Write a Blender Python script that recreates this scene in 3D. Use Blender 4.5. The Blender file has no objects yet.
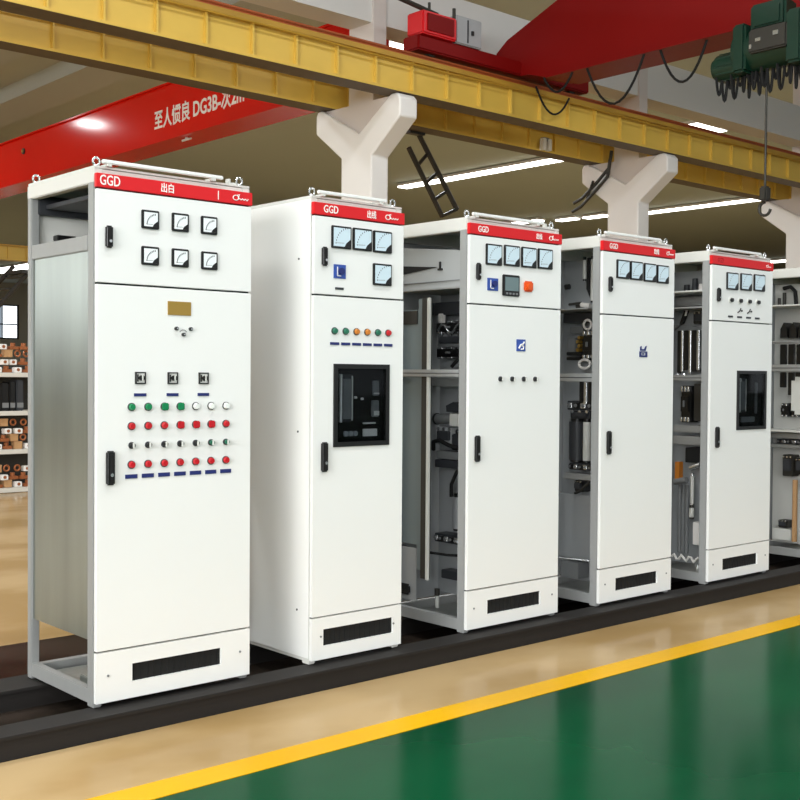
import bpy, bmesh, math, random
from mathutils import Vector, Matrix
random.seed(7)
S = bpy.context.scene
COL = S.collection

# ------------------------------------------------------------------ materials
def lin(c):
    return tuple((x/12.92 if x <= .04045 else ((x+.055)/1.055)**2.4) for x in c)
def hx(h):
    return lin(tuple(int(h[i:i+2], 16)/255 for i in (0, 2, 4)))

def mat(name, h, rough=.5, metal=0., var=0., vscale=(3, 3, 3), bump=0., coat=0., emit=0., spec=.5, alpha=1., trans=0.):
    m = bpy.data.materials.new(name); m.use_nodes = True
    nt = m.node_tree; b = nt.nodes['Principled BSDF']
    c = hx(h) if isinstance(h, str) else h
    b.inputs['Base Color'].default_value = (*c, 1)
    b.inputs['Roughness'].default_value = rough
    b.inputs['Metallic'].default_value = metal
    b.inputs['Coat Weight'].default_value = coat
    b.inputs['Specular IOR Level'].default_value = spec
    b.inputs['Transmission Weight'].default_value = trans
    if emit:
        b.inputs['Emission Color'].default_value = (*c, 1)
        b.inputs['Emission Strength'].default_value = emit
    if var or bump:
        tc = nt.nodes.new('ShaderNodeTexCoord'); mp = nt.nodes.new('ShaderNodeMapping')
        mp.inputs['Scale'].default_value = vscale
        nz = nt.nodes.new('ShaderNodeTexNoise'); nz.inputs['Scale'].default_value = 1.0
        nz.inputs['Detail'].default_value = 5
        nt.links.new(tc.outputs['Object'], mp.inputs['Vector']); nt.links.new(mp.outputs['Vector'], nz.inputs['Vector'])
        if var:
            mx = nt.nodes.new('ShaderNodeMix'); mx.data_type = 'RGBA'
            mx.inputs['A'].default_value = (*[x*(1-var) for x in c], 1)
            mx.inputs['B'].default_value = (*[min(1, x*(1+var)) for x in c], 1)
            nt.links.new(nz.outputs['Fac'], mx.inputs['Factor'])
            nt.links.new(mx.outputs['Result'], b.inputs['Base Color'])
        if bump:
            bp = nt.nodes.new('ShaderNodeBump'); bp.inputs['Strength'].default_value = bump
            bp.inputs['Distance'].default_value = .01
            nt.links.new(nz.outputs['Fac'], bp.inputs['Height']); nt.links.new(bp.outputs['Normal'], b.inputs['Normal'])
    return m

M = {}
M['white'] = mat('powder_coat_white', 'EDEDEA', .35, var=.015, vscale=(1.5, 1.5, 1.5))
M['cream'] = mat('powder_coat_frame', 'D2D1CB', .45)
M['zinc'] = mat('galvanised_steel', 'A9ABA6', .42, .75, var=.12, vscale=(40, 40, 1.2))
M['zincpost'] = mat('galvanised_post', 'A4A5A4', .5, .35, var=.06, vscale=(20, 20, 2))
M['zincsheet'] = mat('galvanised_sheet', '8E948E', .3, .85, var=.3, vscale=(14, 7, .5), bump=.02)
M['plate'] = mat('plate_grey', 'A9ACAE', .5, .3, var=.1, vscale=(6, 6, 2))
M['bluegrey'] = mat('blue_grey_sheet', '7F8B8E', .45, .2, var=.08, vscale=(5, 5, 1))
M['black'] = mat('black_plastic', '141414', .35)
M['blackmatt'] = mat('black_rubber', '0B0B0B', .8)
M['darkgrey'] = mat('dark_grey_plastic', '34363A', .5)
M['midgrey'] = mat('mid_grey_plastic', '7B7D7E', .5)
M['lightplastic'] = mat('light_plastic', 'D8D8D2', .45)
M['red'] = mat('sign_red', 'D8141C', .4)
M['lamp_red'] = mat('lamp_red', 'BE1822', .25)
M['lamp_green'] = mat('lamp_green', '0C7F4C', .25)
M['lamp_dgreen'] = mat('lamp_dark_green', '1E6A50', .3)
M['lamp_amber'] = mat('lamp_amber', 'C97A28', .3)
M['lamp_clear'] = mat('lamp_clear', 'E8EBE6', .25)
M['blue'] = mat('label_blue', '1F2A68', .45)
M['blueplate'] = mat('plate_blue', '2F4FA0', .4)
M['orange'] = mat('orange_plastic', 'E2571B', .4)
M['brass'] = mat('brass_plate', 'B8954A', .38, .6)
M['copper'] = mat('copper', 'A9663E', .4, .45, var=.25, vscale=(18, 18, 18))
M['tan'] = mat('tan_paper', 'B98F62', .7, var=.2, vscale=(9, 9, 9))
M['dial'] = mat('dial_white', 'EEF3F4', .2)
M['dialblue'] = mat('dial_blue_white', 'CFE2EC', .2)
M['lcd'] = mat('display_grey', '6B7E80', .25)
M['silver'] = mat('bright_steel', 'D5D7D8', .25, .9)
M['ink'] = mat('white_ink', 'F3EFEA', .5)
M['glass'] = mat('tinted_glass', 'B4BABE', .03, trans=1.)
M['glass'].node_tree.nodes['Principled BSDF'].inputs['IOR'].default_value = 1.15
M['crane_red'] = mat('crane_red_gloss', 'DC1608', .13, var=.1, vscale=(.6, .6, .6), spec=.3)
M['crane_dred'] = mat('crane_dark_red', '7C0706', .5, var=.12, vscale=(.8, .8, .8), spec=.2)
M['hoist_green'] = mat('hoist_green', '0B3022', .4, var=.25, vscale=(4, 4, 4))
M['yellow'] = mat('runway_yellow', 'DDB850', .36, var=.16, vscale=(1.1, 3, 2.2), bump=.05)
M['yellow_dirt'] = mat('runway_ochre', 'B48A2C', .5, var=.3, vscale=(2, 5, 5))
M['flange'] = mat('flange_underside_brown', '5A4B38', .6, var=.25, vscale=(1, 6, 6))  # plain brown tone for the underside of the bottom flange
M['railrust'] = mat('rail_rust', 'A5501F', .55, var=.3, vscale=(1.5, 8, 8))
M['column'] = mat('column_paint', 'EFECE8', .6, var=.03, vscale=(1, 1, 1))
M['column2'] = mat('column_shaded', 'CFC6C0', .7, var=.05, vscale=(1, 1, 1))  # column paint with the shade of the recess put into its colour
M['beamwhite'] = mat('roof_beam_paint', 'D6D4D0', .7, var=.04, vscale=(.7, .7, .7))
M['ceil'] = mat('roof_slab', 'B0B9B3', .85, var=.08, vscale=(.12, .12, .12))
M['wall'] = mat('hall_wall', 'A9A698', .8, var=.05, vscale=(.2, .2, .2))
M['stair'] = mat('dark_steel', '3A3833', .5, .3)
M['railsteel'] = mat('floor_rail_steel', '17120F', .7, 0., var=.3, vscale=(1.2, 9, 9))
M['light'] = mat('lamp_diffuser', 'FFFDF6', .5, emit=6.)
M['lightdim'] = mat('lamp_diffuser_soft', 'FFFDF6', .5, emit=3.)
M['pane'] = mat('daylight_pane', 'E6F0F8', .3, emit=2.2)
M['panedim'] = mat('frosted_pane', 'A9BAC6', .4, emit=.55)
M['sheet'] = mat('grey_cover_sheet', 'A6A8A8', .45, var=.05, vscale=(3, 3, 3))
M['rackwhite'] = mat('rack_paint', 'DAD6CC', .5)
M['line'] = mat('line_yellow', 'E8AE08', .4, var=.05, vscale=(4, 20, 4), spec=.1)

def floor_mat():
    m = bpy.data.materials.new('epoxy_floor'); m.use_nodes = True
    nt = m.node_tree; b = nt.nodes['Principled BSDF']; N = nt.nodes; L = nt.links
    tc = N.new('ShaderNodeTexCoord'); sp = N.new('ShaderNodeSeparateXYZ'); L.new(tc.outputs['Object'], sp.inputs[0])
    def step(thr, gt=True):
        n = N.new('ShaderNodeMath'); n.operation = 'GREATER_THAN' if gt else 'LESS_THAN'
        L.new(sp.outputs['Y'], n.inputs[0]); n.inputs[1].default_value = thr; return n.outputs[0]
    def noise(scale, c0, c1, lo=.35, hi=.65):
        mp = N.new('ShaderNodeMapping'); mp.inputs['Scale'].default_value = scale
        L.new(tc.outputs['Object'], mp.inputs[0])
        n = N.new('ShaderNodeTexNoise'); n.inputs['Scale'].default_value = 1; n.inputs['Detail'].default_value = 4
        L.new(mp.outputs[0], n.inputs['Vector'])
        r = N.new('ShaderNodeValToRGB'); r.color_ramp.elements[0].position = lo; r.color_ramp.elements[1].position = hi
        r.color_ramp.elements[0].color = (*hx(c0), 1); r.color_ramp.elements[1].color = (*hx(c1), 1)
        r.color_ramp.interpolation = 'EASE'; L.new(n.outputs['Fac'], r.inputs[0]); return r.outputs[0], n.outputs['Fac']
    beige, f1 = noise((.9, 1.3, 1), 'A98A5C', 'BFA277')
    green, f2 = noise((.5, .8, 1), '043C23', '074A2B')
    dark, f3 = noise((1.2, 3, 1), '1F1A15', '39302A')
    def mix(fac, a, bb):
        n = N.new('ShaderNodeMix'); n.data_type = 'RGBA'; L.new(fac, n.inputs['Factor'])
        L.new(a, n.inputs['A']); L.new(bb, n.inputs['B']); return n.outputs['Result']
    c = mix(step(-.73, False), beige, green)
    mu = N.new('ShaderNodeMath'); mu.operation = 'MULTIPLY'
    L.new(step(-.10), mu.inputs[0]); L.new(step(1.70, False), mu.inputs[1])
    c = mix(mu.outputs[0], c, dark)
    L.new(c, b.inputs['Base Color'])
    r = N.new('ShaderNodeMapRange'); r.inputs['To Min'].default_value = .10; r.inputs['To Max'].default_value = .24
    L.new(f1, r.inputs['Value']); L.new(r.outputs[0], b.inputs['Roughness'])
    b.inputs['Specular IOR Level'].default_value = .045
    return m
M['floor'] = floor_mat()

# ------------------------------------------------------------------ mesh builder
class MB:
    def __init__(s):
        s.bm = bmesh.new(); s.mats = []
    def mi(s, k):
        if k not in s.mats: s.mats.append(k)
        return s.mats.index(k)
    def box(s, x0, x1, y0, y1, z0, z1, m, bev=0., seg=2):
        x0, x1 = sorted((x0, x1)); y0, y1 = sorted((y0, y1)); z0, z1 = sorted((z0, z1))
        v = [s.bm.verts.new(p) for p in [(x0,y0,z0),(x1,y0,z0),(x1,y1,z0),(x0,y1,z0),(x0,y0,z1),(x1,y0,z1),(x1,y1,z1),(x0,y1,z1)]]
        i = s.mi(m); fs = []
        for q in [(0,3,2,1),(4,5,6,7),(0,1,5,4),(1,2,6,5),(2,3,7,6),(3,0,4,7)]:
            f = s.bm.faces.new([v[k] for k in q]); f.material_index = i; fs.append(f)
        if bev:
            es = {e for f in fs for e in f.edges}
            bmesh.ops.bevel(s.bm, geom=list(es), offset=bev, segments=seg, affect='EDGES', material=-1)
        return s
    def prism(s, pts, axis, a, b, m):
        """pts: 2D polygon; axis 'x' -> pts are (y,z); 'y' -> (x,z); 'z' -> (x,y)."""
        def P(p, t): return {'x': (t, p[0], p[1]), 'y': (p[0], t, p[1]), 'z': (p[0], p[1], t)}[axis]
        i = s.mi(m); A = [s.bm.verts.new(P(p, a)) for p in pts]; B = [s.bm.verts.new(P(p, b)) for p in pts]
        n = len(pts); fs = [s.bm.faces.new(A), s.bm.faces.new(B[::-1])]
        for k in range(n): fs.append(s.bm.faces.new([A[k], B[k], B[(k+1) % n], A[(k+1) % n]]))
        for f in fs: f.material_index = i
        bmesh.ops.recalc_face_normals(s.bm, faces=fs)
        return s
    def tube(s, path, r, m, n=8, closed=False, radii=None):
        i = s.mi(m); path = [Vector(p) for p in path]; rings = []; N = len(path)
        up = None
        for k, p in enumerate(path):
            if closed: t = path[(k+1) % N]-path[k-1]
            else: t = path[min(k+1, N-1)]-path[max(k-1, 0)]
            t.normalize()
            if up is None:
                up = Vector((0, 0, 1)) if abs(t.z) < .9 else Vector((1, 0, 0))
            a = t.cross(up)
            if a.length < 1e-4: a = t.cross(Vector((0, 1, 0)))
            a.normalize(); b = a.cross(t).normalized(); up = b
            rr = radii[k] if radii else r
            rings.append([s.bm.verts.new(p+a*rr*math.cos(2*math.pi*j/n)+b*rr*math.sin(2*math.pi*j/n)) for j in range(n)])
        fs = []
        for k in range(N if closed else N-1):
            A, B = rings[k], rings[(k+1) % N]
            for j in range(n): fs.append(s.bm.faces.new([A[j], A[(j+1) % n], B[(j+1) % n], B[j]]))
        if not closed: fs += [s.bm.faces.new(rings[0][::-1]), s.bm.faces.new(rings[-1])]
        for f in fs: f.material_index = i; f.smooth = True
        bmesh.ops.recalc_face_normals(s.bm, faces=fs)
        return s
    def cyl(s, p0, p1, r, m, n=16, r1=None):
        return s.tube([p0, p1], r, m, n, radii=[r, r if r1 is None else r1])
    def build(s, name, parent=None, loc=(0, 0, 0), mesh_only=False):
        me = bpy.data.meshes.new(name); s.bm.to_mesh(me); s.bm.free()
        for k in s.mats: me.materials.append(M[k])
        for p in me.polygons: p.use_smooth = True
        me.set_sharp_from_angle(angle=math.radians(35))
        if mesh_only: return me
        return put(me, name, parent, loc)

def put(me, name, parent=None, loc=(0, 0, 0), rot=None):
    o = bpy.data.objects.new(name, me); COL.objects.link(o); o.location = loc
    if rot: o.rotation_euler = rot
    if parent: o.parent = parent
    return o
def tag(o, label, cat, group=None, kind=None):
    if label: o['label'] = label
    if cat: o['category'] = cat
    if group: o['group'] = group
    if kind: o['kind'] = kind
    return o
def thing(name, label, cat, loc=(0, 0, 0), group=None, rot=None):
    o = bpy.data.objects.new(name, None); COL.objects.link(o); o.location = loc
    o.empty_display_size = .1
    if rot: o.rotation_euler = rot
    return tag(o, label, cat, group)
def struct(o):
    o['kind'] = 'structure'; return o
def lab(o, t):
    o['label'] = t; return o

def text_mesh(txt, size, m, shear=0., sx=1., extr=.0012, bold=0.):
    c = bpy.data.curves.new('lettering', 'FONT'); c.body = txt; c.size = size; c.extrude = extr
    c.shear = shear; c.offset = bold; c.resolution_u = 3; c.align_x = 'LEFT'; c.align_y = 'CENTER'
    o = bpy.data.objects.new('lettering', c); COL.objects.link(o)
    bpy.context.view_layer.update()
    dg = bpy.context.evaluated_depsgraph_get()
    me = bpy.data.meshes.new_from_object(o.evaluated_get(dg))
    bpy.data.objects.remove(o)
    # text lies in local XY; stand it up to face -y
    me.transform(Matrix.Scale(sx, 4, (1, 0, 0))); me.transform(Matrix.Rotation(math.pi/2, 4, 'X'))
    me.materials.clear(); me.materials.append(M[m])
    for p in me.polygons: p.material_index = 0
    return me

# ------------------------------------------------------------------ camera
P_F, P_PITCH, P_ROLL, P_YAW, P_D, P_H = 1142.2144, -.021096, .007437, .72604, 4.2746, 1.46464
fw = Vector((math.sin(P_YAW)*math.cos(P_PITCH), math.cos(P_YAW)*math.cos(P_PITCH), math.sin(P_PITCH)))
r0 = Vector((math.cos(P_YAW), -math.sin(P_YAW), 0)); u0 = r0.cross(fw)
R = r0*math.cos(P_ROLL)+u0*math.sin(P_ROLL); U = -r0*math.sin(P_ROLL)+u0*math.cos(P_ROLL)
cam = bpy.data.cameras.new('camera'); co = bpy.data.objects.new('camera', cam); COL.objects.link(co)
co.matrix_world = Matrix(((R.x, U.x, -fw.x, 0), (R.y, U.y, -fw.y, -P_D), (R.z, U.z, -fw.z, P_H), (0, 0, 0, 1)))
cam.sensor_width = 36; cam.lens = P_F/800*36; cam.clip_end = 300
S.camera = co

# ------------------------------------------------------------------ setting
ROOF = 8.75
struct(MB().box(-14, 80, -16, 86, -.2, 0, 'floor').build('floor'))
struct(MB().box(-14, 80, -.80, -.655, 0, .003, 'line').build('trim_1'))
struct(MB().box(-14, 80, -16, 86, ROOF, ROOF+.3, 'ceil').build('ceiling'))
struct(MB().box(-14, 80, 86, 86.3, 0, ROOF, 'wall').build('wall_far'))
struct(MB().box(80, 80.3, -16, 86, 0, ROOF, 'wall').build('wall_right'))
struct(MB().box(-14.3, -14, -16, 86, 0, ROOF, 'wall').build('wall_left'))
w = MB().box(-14, 80, -16.3, -16, 0, 1.0, 'wall').box(-14, 80, -16.3, -16, 7.6, ROOF, 'wall')
for k in range(17): w.box(-14+k*5.875-.25, -14+k*5.875+.25, -16.3, -16, 1.0, 7.6, 'wall')
struct(w.build('wall_near'))
# deep roof beam over the far bay, running along it, and the longitudinal eaves beam on the column line
struct(MB().prism([(11.85, ROOF), (12.0, 8.45), (13.15, 8.45), (13.3, ROOF)], 'y', 9.0, 32.5, 'ceil').build('trim_2'))
struct(MB().prism([(9.3, ROOF), (9.45, 8.55), (10.7, 8.55), (10.85, ROOF)], 'y', 9.0, 32.5, 'ceil').build('trim_3'))
struct(MB().box(-14, 80, 8.10, 8.57, 6.43, 7.14, 'beamwhite').build('trim_4'))
# far wall windows
wf = MB(); wf.box(35.0, 35.15, 85.9, 86, 4.2, 7.0, 'stair').box(38.4, 38.55, 85.9, 86, 4.2, 7.0, 'stair').box(35.15, 38.4, 85.9, 86, 4.2, 4.32, 'stair').box(35.15, 38.4, 85.9, 86, 6.88, 7.0, 'stair')
wf.box(35.15, 38.4, 85.92, 85.98, 5.35, 5.45, 'stair').box(37.15, 37.22, 85.92, 85.98, 4.32, 6.88, 'stair')
wo = struct(wf.build('window_1'))
MB().box(37.22, 38.4, 85.985, 85.998, 4.32, 6.88, 'pane').build('pane', wo)
MB().box(35.15, 37.15, 85.985, 85.998, 4.32, 6.88, 'panedim').build('pane', wo)

# unseen windows added to the left wall to dress its fill lamps
for nm, ya, yb, za, zb in (('window_added_1', -15.5, -2.5, 1.3, 7.3), ('window_added_2', 27.0, 41.0, 3.2, 7.2)):
    wf = MB()
    ring = ((ya, ya+.08, za, zb), (yb-.08, yb, za, zb), (ya, yb, za, za+.08), (ya, yb, zb-.08, zb))
    for q in ring: wf.box(-14, -13.94, q[0], q[1], q[2], q[3], 'beamwhite')
    n = int((yb-ya)/1.6)
    for k in range(1, n): wf.box(-14, -13.95, ya+(yb-ya)*k/n-.03, ya+(yb-ya)*k/n+.03, za, zb, 'beamwhite')
    wo = struct(wf.build(nm))
    MB().box(-13.998, -13.985, ya+.08, yb-.08, za+.08, zb-.08, 'pane').build('pane', wo)
# ------------------------------------------------------------------ columns
def column(cx, label, y0=8.0):
    w_ = .324
    t = thing('concrete_column', label, 'column', (cx, y0, 0), 'forked columns between the two bays')
    b = MB()
    Yp = [(0, 0), (0, 4.55), (-.60, 5.006), (-.60, 5.26), (-.53, 5.33), (-.40, 5.33), (.29, 4.886), (1.13, 5.35), (1.23, 5.35), (1.275, 5.28), (1.273, 5.02), (.677, 4.585), (.677, 0)]
    b.prism(Yp, 'x', 0, w_, 'column')
    o = b.build('shaft', t)
    md = o.modifiers.new('edge', 'BEVEL'); md.width = .025; md.segments = 3; md.limit_method = 'ANGLE'; md.angle_limit = .5
    b = MB(); b.prism([(-.40, 5.325), (.29, 4.87), (1.13, 5.345)], 'x', .07, w_-.02, 'column2'); b.build('corbel_web', t)
    b = MB(); b.box(.08, w_-.01, .06, .60, 5.30, ROOF-.003, 'column2'); b.build('upper_post', t)
    return t
column(10.325, 'white forked concrete column rising behind the second cabinet from the left')
column(16.45, 'white forked concrete column rising behind the fourth cabinet from the left')
column(22.57, 'white forked concrete column cut by the right edge of the photo')

# ------------------------------------------------------------------ crane runway beams
def runway(name_label, y0, y1, z0, z1, xa, xb, side, stiff_x, rail):
    t = thing('crane_runway_beam', name_label, 'beam', (xa, (y0+y1)/2, z0), 'yellow crane runway beams')
    dy = (y1-y0)/2; h = z1-z0; Lx = xb-xa
    MB().box(0, Lx, -dy+.07, dy-.07, .04, h-.04, 'yellow').build('web', t)
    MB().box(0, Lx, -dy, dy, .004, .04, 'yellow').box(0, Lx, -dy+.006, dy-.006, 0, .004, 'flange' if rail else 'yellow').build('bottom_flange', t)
    b = MB().box(0, Lx, -dy, dy, h-.045, h, 'yellow')
    b.box(0, Lx, -dy-.01, -dy+.012, h-.07, h, 'yellow_dirt', .004)
    b.build('top_flange', t)
    sm = MB().box(-.012, .012, -dy+.012, -dy+.07, .04, h-.045, 'yellow').build('stiffener', mesh_only=True)
    for x in stiff_x: put(sm, 'stiffener', t, (x-xa, 0, 0))
    if rail:
        lab(MB().box(0, Lx, -.06, .06, h, h+.035, 'railrust').box(0, Lx, -.025, .025, h+.035, h+.09, 'railrust').box(0, Lx, -.05, .05, h+.08, h+.115, 'railrust', .01).build('crane_rail', t), 'rust red crane rail on the beam')
        lab(MB().tube([(k*Lx/60, -dy-.03, h-.10-.015*math.sin(k*1.7)) for k in range(61)], .014, 'yellow_dirt', 6).build('conduit', t), 'ochre conduit along the beam face')
    return t
st1 = [7.96+.66*k-5*.66 for k in range(36)]
runway('nearer yellow steel runway beam with a rust red rail on top, running across the whole photo', 7.42, 7.77, 5.333, 5.84, -13.9, 79.9, -1, st1, True)
st2 = [8.72+.66*k-4*.66 for k in range(30)]
runway('yellow steel runway beam on the rear arms of the forked columns, seen under the nearer one', 8.92, 9.25, 5.352, 5.86, -13.9, 79.9, -1, st2, True)
runway('distant yellow runway beam seen left of the first cabinet', 33.6, 34.0, 5.30, 5.83, -13.9, 79.9, -1, [14.5+.66*k for k in range(8)], False)

# ------------------------------------------------------------------ far red crane with painted lettering
t = thing('overhead_crane', 'bright red crane girder with white painted lettering across the far bay', 'crane', (11.05, 9.1, 5.86))
g = MB().box(0, .55, .0, 24.6, .02, 1.05, 'crane_red')
g.box(-.06, .61, 0, 24.6, 0, .03, 'crane_red').box(-.06, .61, 0, 24.6, 1.04, 1.07, 'crane_red')
g.build('girder', t)
MB().box(-.9, 1.5, -.13, .17, .12, .42, 'crane_red', .02).build('end_truck', t)
MB().box(-.9, 1.5, 24.55, 24.85, .02, .35, 'crane_red', .02).build('end_truck', t)
m = text_mesh('至人惯良 DG3B-次2m', .38, 'ink', 0, .86, .002, .008)
o = put(m, 'painted_lettering', t, (-.003, 6.22, .42), (0, 0, -math.pi/2)); lab(o, 'white painted lettering on the girder')
# lettering reads from the far end towards the column line
o.rotation_euler = (0, 0, -math.pi/2)
b = MB(); b.cyl((-.03, 12.2, .72), (.0, 12.2, .72), .07, 'stair', 12).cyl((-.05, 12.2, .72), (-.03, 12.2, .72), .035, 'brass', 10)
b.build('plug_socket', t)
b = MB(); b.cyl((.1, 5.2, -.05), (.1, 5.2, .01), .03, 'lightplastic', 10).cyl((.1, 5.05, -.04), (.1, 5.35, -.04), .02, 'lightplastic', 8); b.build('cable_clip', t)

# ------------------------------------------------------------------ near dark red crane
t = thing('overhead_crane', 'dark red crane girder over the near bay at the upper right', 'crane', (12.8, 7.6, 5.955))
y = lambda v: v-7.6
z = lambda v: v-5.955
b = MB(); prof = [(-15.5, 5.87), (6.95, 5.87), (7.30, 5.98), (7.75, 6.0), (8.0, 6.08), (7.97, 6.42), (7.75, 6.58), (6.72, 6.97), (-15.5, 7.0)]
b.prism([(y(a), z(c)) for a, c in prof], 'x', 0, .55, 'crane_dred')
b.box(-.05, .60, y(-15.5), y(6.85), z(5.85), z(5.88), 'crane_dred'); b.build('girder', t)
b = MB(); b.box(-2.1, 1.6, y(7.45), y(7.78), z(5.99), z(6.2), 'crane_dred', .02); o = b.build('end_truck', t)
wm = MB().cyl((0, -.05, 0), (0, .05, 0), .11, 'stair', 20).build('wheel', mesh_only=True)
for x in (-1.75, 1.3): put(wm, 'wheel', t, (x, 0, .11))
lab(MB().box(-2.08, -1.42, y(7.38), y(7.72), z(6.2), z(6.52), 'red', .02).box(-2.0, -1.5, y(7.36), y(7.39), z(6.25), z(6.48), 'crane_dred').build('drive_box', t), 'bright red drive box on the end truck')
lab(MB().box(-1.40, -.88, y(7.42), y(7.70), z(6.2), z(6.60), 'plate', .015).box(-1.18, -1.16, y(7.41), y(7.43), z(6.24), z(6.56), 'darkgrey').box(-1.1, -1.06, y(7.40), y(7.43), z(6.36), z(6.42), 'black').build('control_box', t), 'grey control box on the end truck')
b = MB(); b.cyl((-2.65, y(7.45), z(6.62)), (-1.75, y(7.45), z(6.52)), .035, 'stair', 8).cyl((-1.9, y(7.45), z(6.5)), (-1.9, y(7.45), z(6.66)), .02, 'stair', 8).cyl((-1.42, y(7.45), z(6.45)), (-1.42, y(7.45), z(6.68)), .025, 'stair', 8)
b.build('collector_arm', t)
def sag(p, q, d, n=12):
    p, q = Vector(p), Vector(q)
    return [p.lerp(q, k/n)-Vector((0, 0, d*4*(k/n)*(1-k/n))) for k in range(n+1)]
for p, q, d in [((.0, y(6.20), z(5.87)), (.0, y(5.20), z(5.87)), .60), ((.0, y(4.95), z(5.87)), (.05, y(4.25), z(5.87)), .50), ((.0, y(7.0), z(5.87)), (.0, y(6.45), z(5.87)), .25)]:
    MB().tube(sag(p, q, d), .018, 'blackmatt', 7).build('festoon_cable', t)
b = MB().tube(sag((.25, y(7.38), z(5.86)), (1.0, y(7.36), z(5.80)), .33), .016, 'blackmatt', 7); b.build('festoon_cable', t)

# ------------------------------------------------------------------ electric hoist under the near girder
t = thing('electric_hoist', 'dark green electric hoist with hanging rope below the dark red girder', 'hoist', (12.55, 3.2, 5.44))
b = MB(); b.cyl((-.05, -.55, .0), (-.05, .32, .0), .26, 'hoist_green', 24); b.box(-.34, .22, -.62, -.42, -.30, .32, 'hoist_green', .03).box(-.32, .20, .12, .30, -.28, .30, 'hoist_green', .03)
b.build('drum_housing', t)
b = MB(); b.cyl((-.05, .30, -.12), (-.05, .62, -.12), .17, 'hoist_green', 20).cyl((-.05, .62, -.12), (-.05, .68, -.12), .13, 'hoist_green', 20)
for k in range(10):
    a = k*math.pi/5; b.box(-.05+.165*math.cos(a)-.012, -.05+.165*math.cos(a)+.012, .33, .60, -.12+.165*math.sin(a)-.012, -.12+.165*math.sin(a)+.012, 'hoist_green')
b.build('motor', t)
MB().box(-.22, .06, -.35, .12, .20, .52, 'hoist_green', .03).box(-.24, -.22, -.28, .05, .25, .45, 'hoist_green').build('gear_case', t)
MB().box(.10, .72, -.30, .16, .34, .395, 'stair').box(.1, .15, -.25, .1, .0, .34, 'stair').build('trolley', t)
b = MB().box(-.36, -.28, -.45, .05, -.10, .18, 'stair', .02).box(-.37, -.35, -.35, -.28, .05, .10, 'silver').box(-.37, -.35, -.12, -.05, .02, .06, 'silver').box(-.37, -.35, .0, .03, -.05, .0, 'silver'); b.build('control_box', t)
for k in range(22):
    yy = .62-k*.052; b = MB(); dd = .36+.09*math.sin(k*2.1)
    b.tube(sag((-.16+.05*(k % 4), yy, -.10), (-.10+.03*(k % 3), yy-.07, -.10), dd, 10), .018, 'blackmatt', 6); b.build('cable_loop', t)
MB().cyl((-.1, -.05, -.2), (-.1, -.05, -1.72), .014, 'stair', 8).build('wire_rope', t)
b = MB().box(-.16, -.04, -.10, .0, -1.84, -1.66, 'stair', .02)
b.tube([(-.1, -.05+.075*math.sin(a), -1.93+.08*math.cos(a)) for a in [k*.42 for k in range(12)]], .018, 'stair', 8); b.build('hook', t)

# ------------------------------------------------------------------ ceiling lamps
def strip(x, y0, y1, label, zc=8.6, wdt=.22):
    t = thing('ceiling_strip_light', label, 'ceiling light', (x, y0, zc), 'strip lights of the far bay')
    MB().box(-wdt/2, wdt/2, 0, y1-y0, .02, .12, 'beamwhite').box(-.02, .02, .3, .36, .12, ROOF-zc, 'beamwhite').box(-.02, .02, y1-y0-.36, y1-y0-.3, .12, ROOF-zc, 'beamwhite').build('housing', t)
    MB().box(-wdt/2+.01, wdt/2-.01, .02, y1-y0-.02, -.03, .02, 'light', .01).build('tube_diffuser', t)
strip(28.85, 18.0, 28.2, 'long white strip light between the two forked columns, behind the third cabinet', wdt=.5)
strip(40.95, 18.0, 26.4, 'long white strip light right of the second forked column', wdt=.5)
strip(40.3, 27.4, 28.7, 'short white strip light left of the second forked column, nearest to it', wdt=.5)
strip(40.1, 29.0, 30.1, 'short white strip light, second left of the second forked column', wdt=.5)
strip(39.4, 30.5, 34.5, 'bright white strip light just above the third cabinet', wdt=.5)
strip(63.4, 31.5, 33.6, 'small white strip light above the fifth cabinet near the right edge', wdt=.9)
strip(32.2, 68, 76, 'white strip light left of the first cabinet below the distant yellow beam', wdt=1.6)
def panel(x, y_, label, sx=1.5, sy=.6):
    t = thing('ceiling_panel_light', label, 'ceiling light', (x, y_, ROOF-.1), 'square panel lights on the ceiling')
    MB().box(-sx/2-.04, sx/2+.04, -sy/2-.04, sy/2+.04, .01, .1, 'beamwhite').build('housing', t)
    MB().box(-sx/2, sx/2, -sy/2, sy/2, -.01, .01, 'light').build('diffuser', t)
panel(28.45, 14.7, 'flat white panel light above the yellow runway beam at the right')
panel(16.6, 14.8, 'flat white panel light above the yellow runway beam beside the red drive box', .9, .8)
t = thing('high_bay_lamp', 'round high bay lamp of the far bay mirrored in the bright red girder', 'ceiling light', (7.9, 24.3, 8.2))
MB().cyl((0, 0, .05), (0, 0, .35), .35, 'beamwhite', 24, .12).cyl((0, 0, .35), (0, 0, ROOF-8.2), .02, 'stair', 8).build('shade', t)
MB().cyl((0, 0, .02), (0, 0, .05), .33, 'light', 24).build('diffuser', t)

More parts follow.
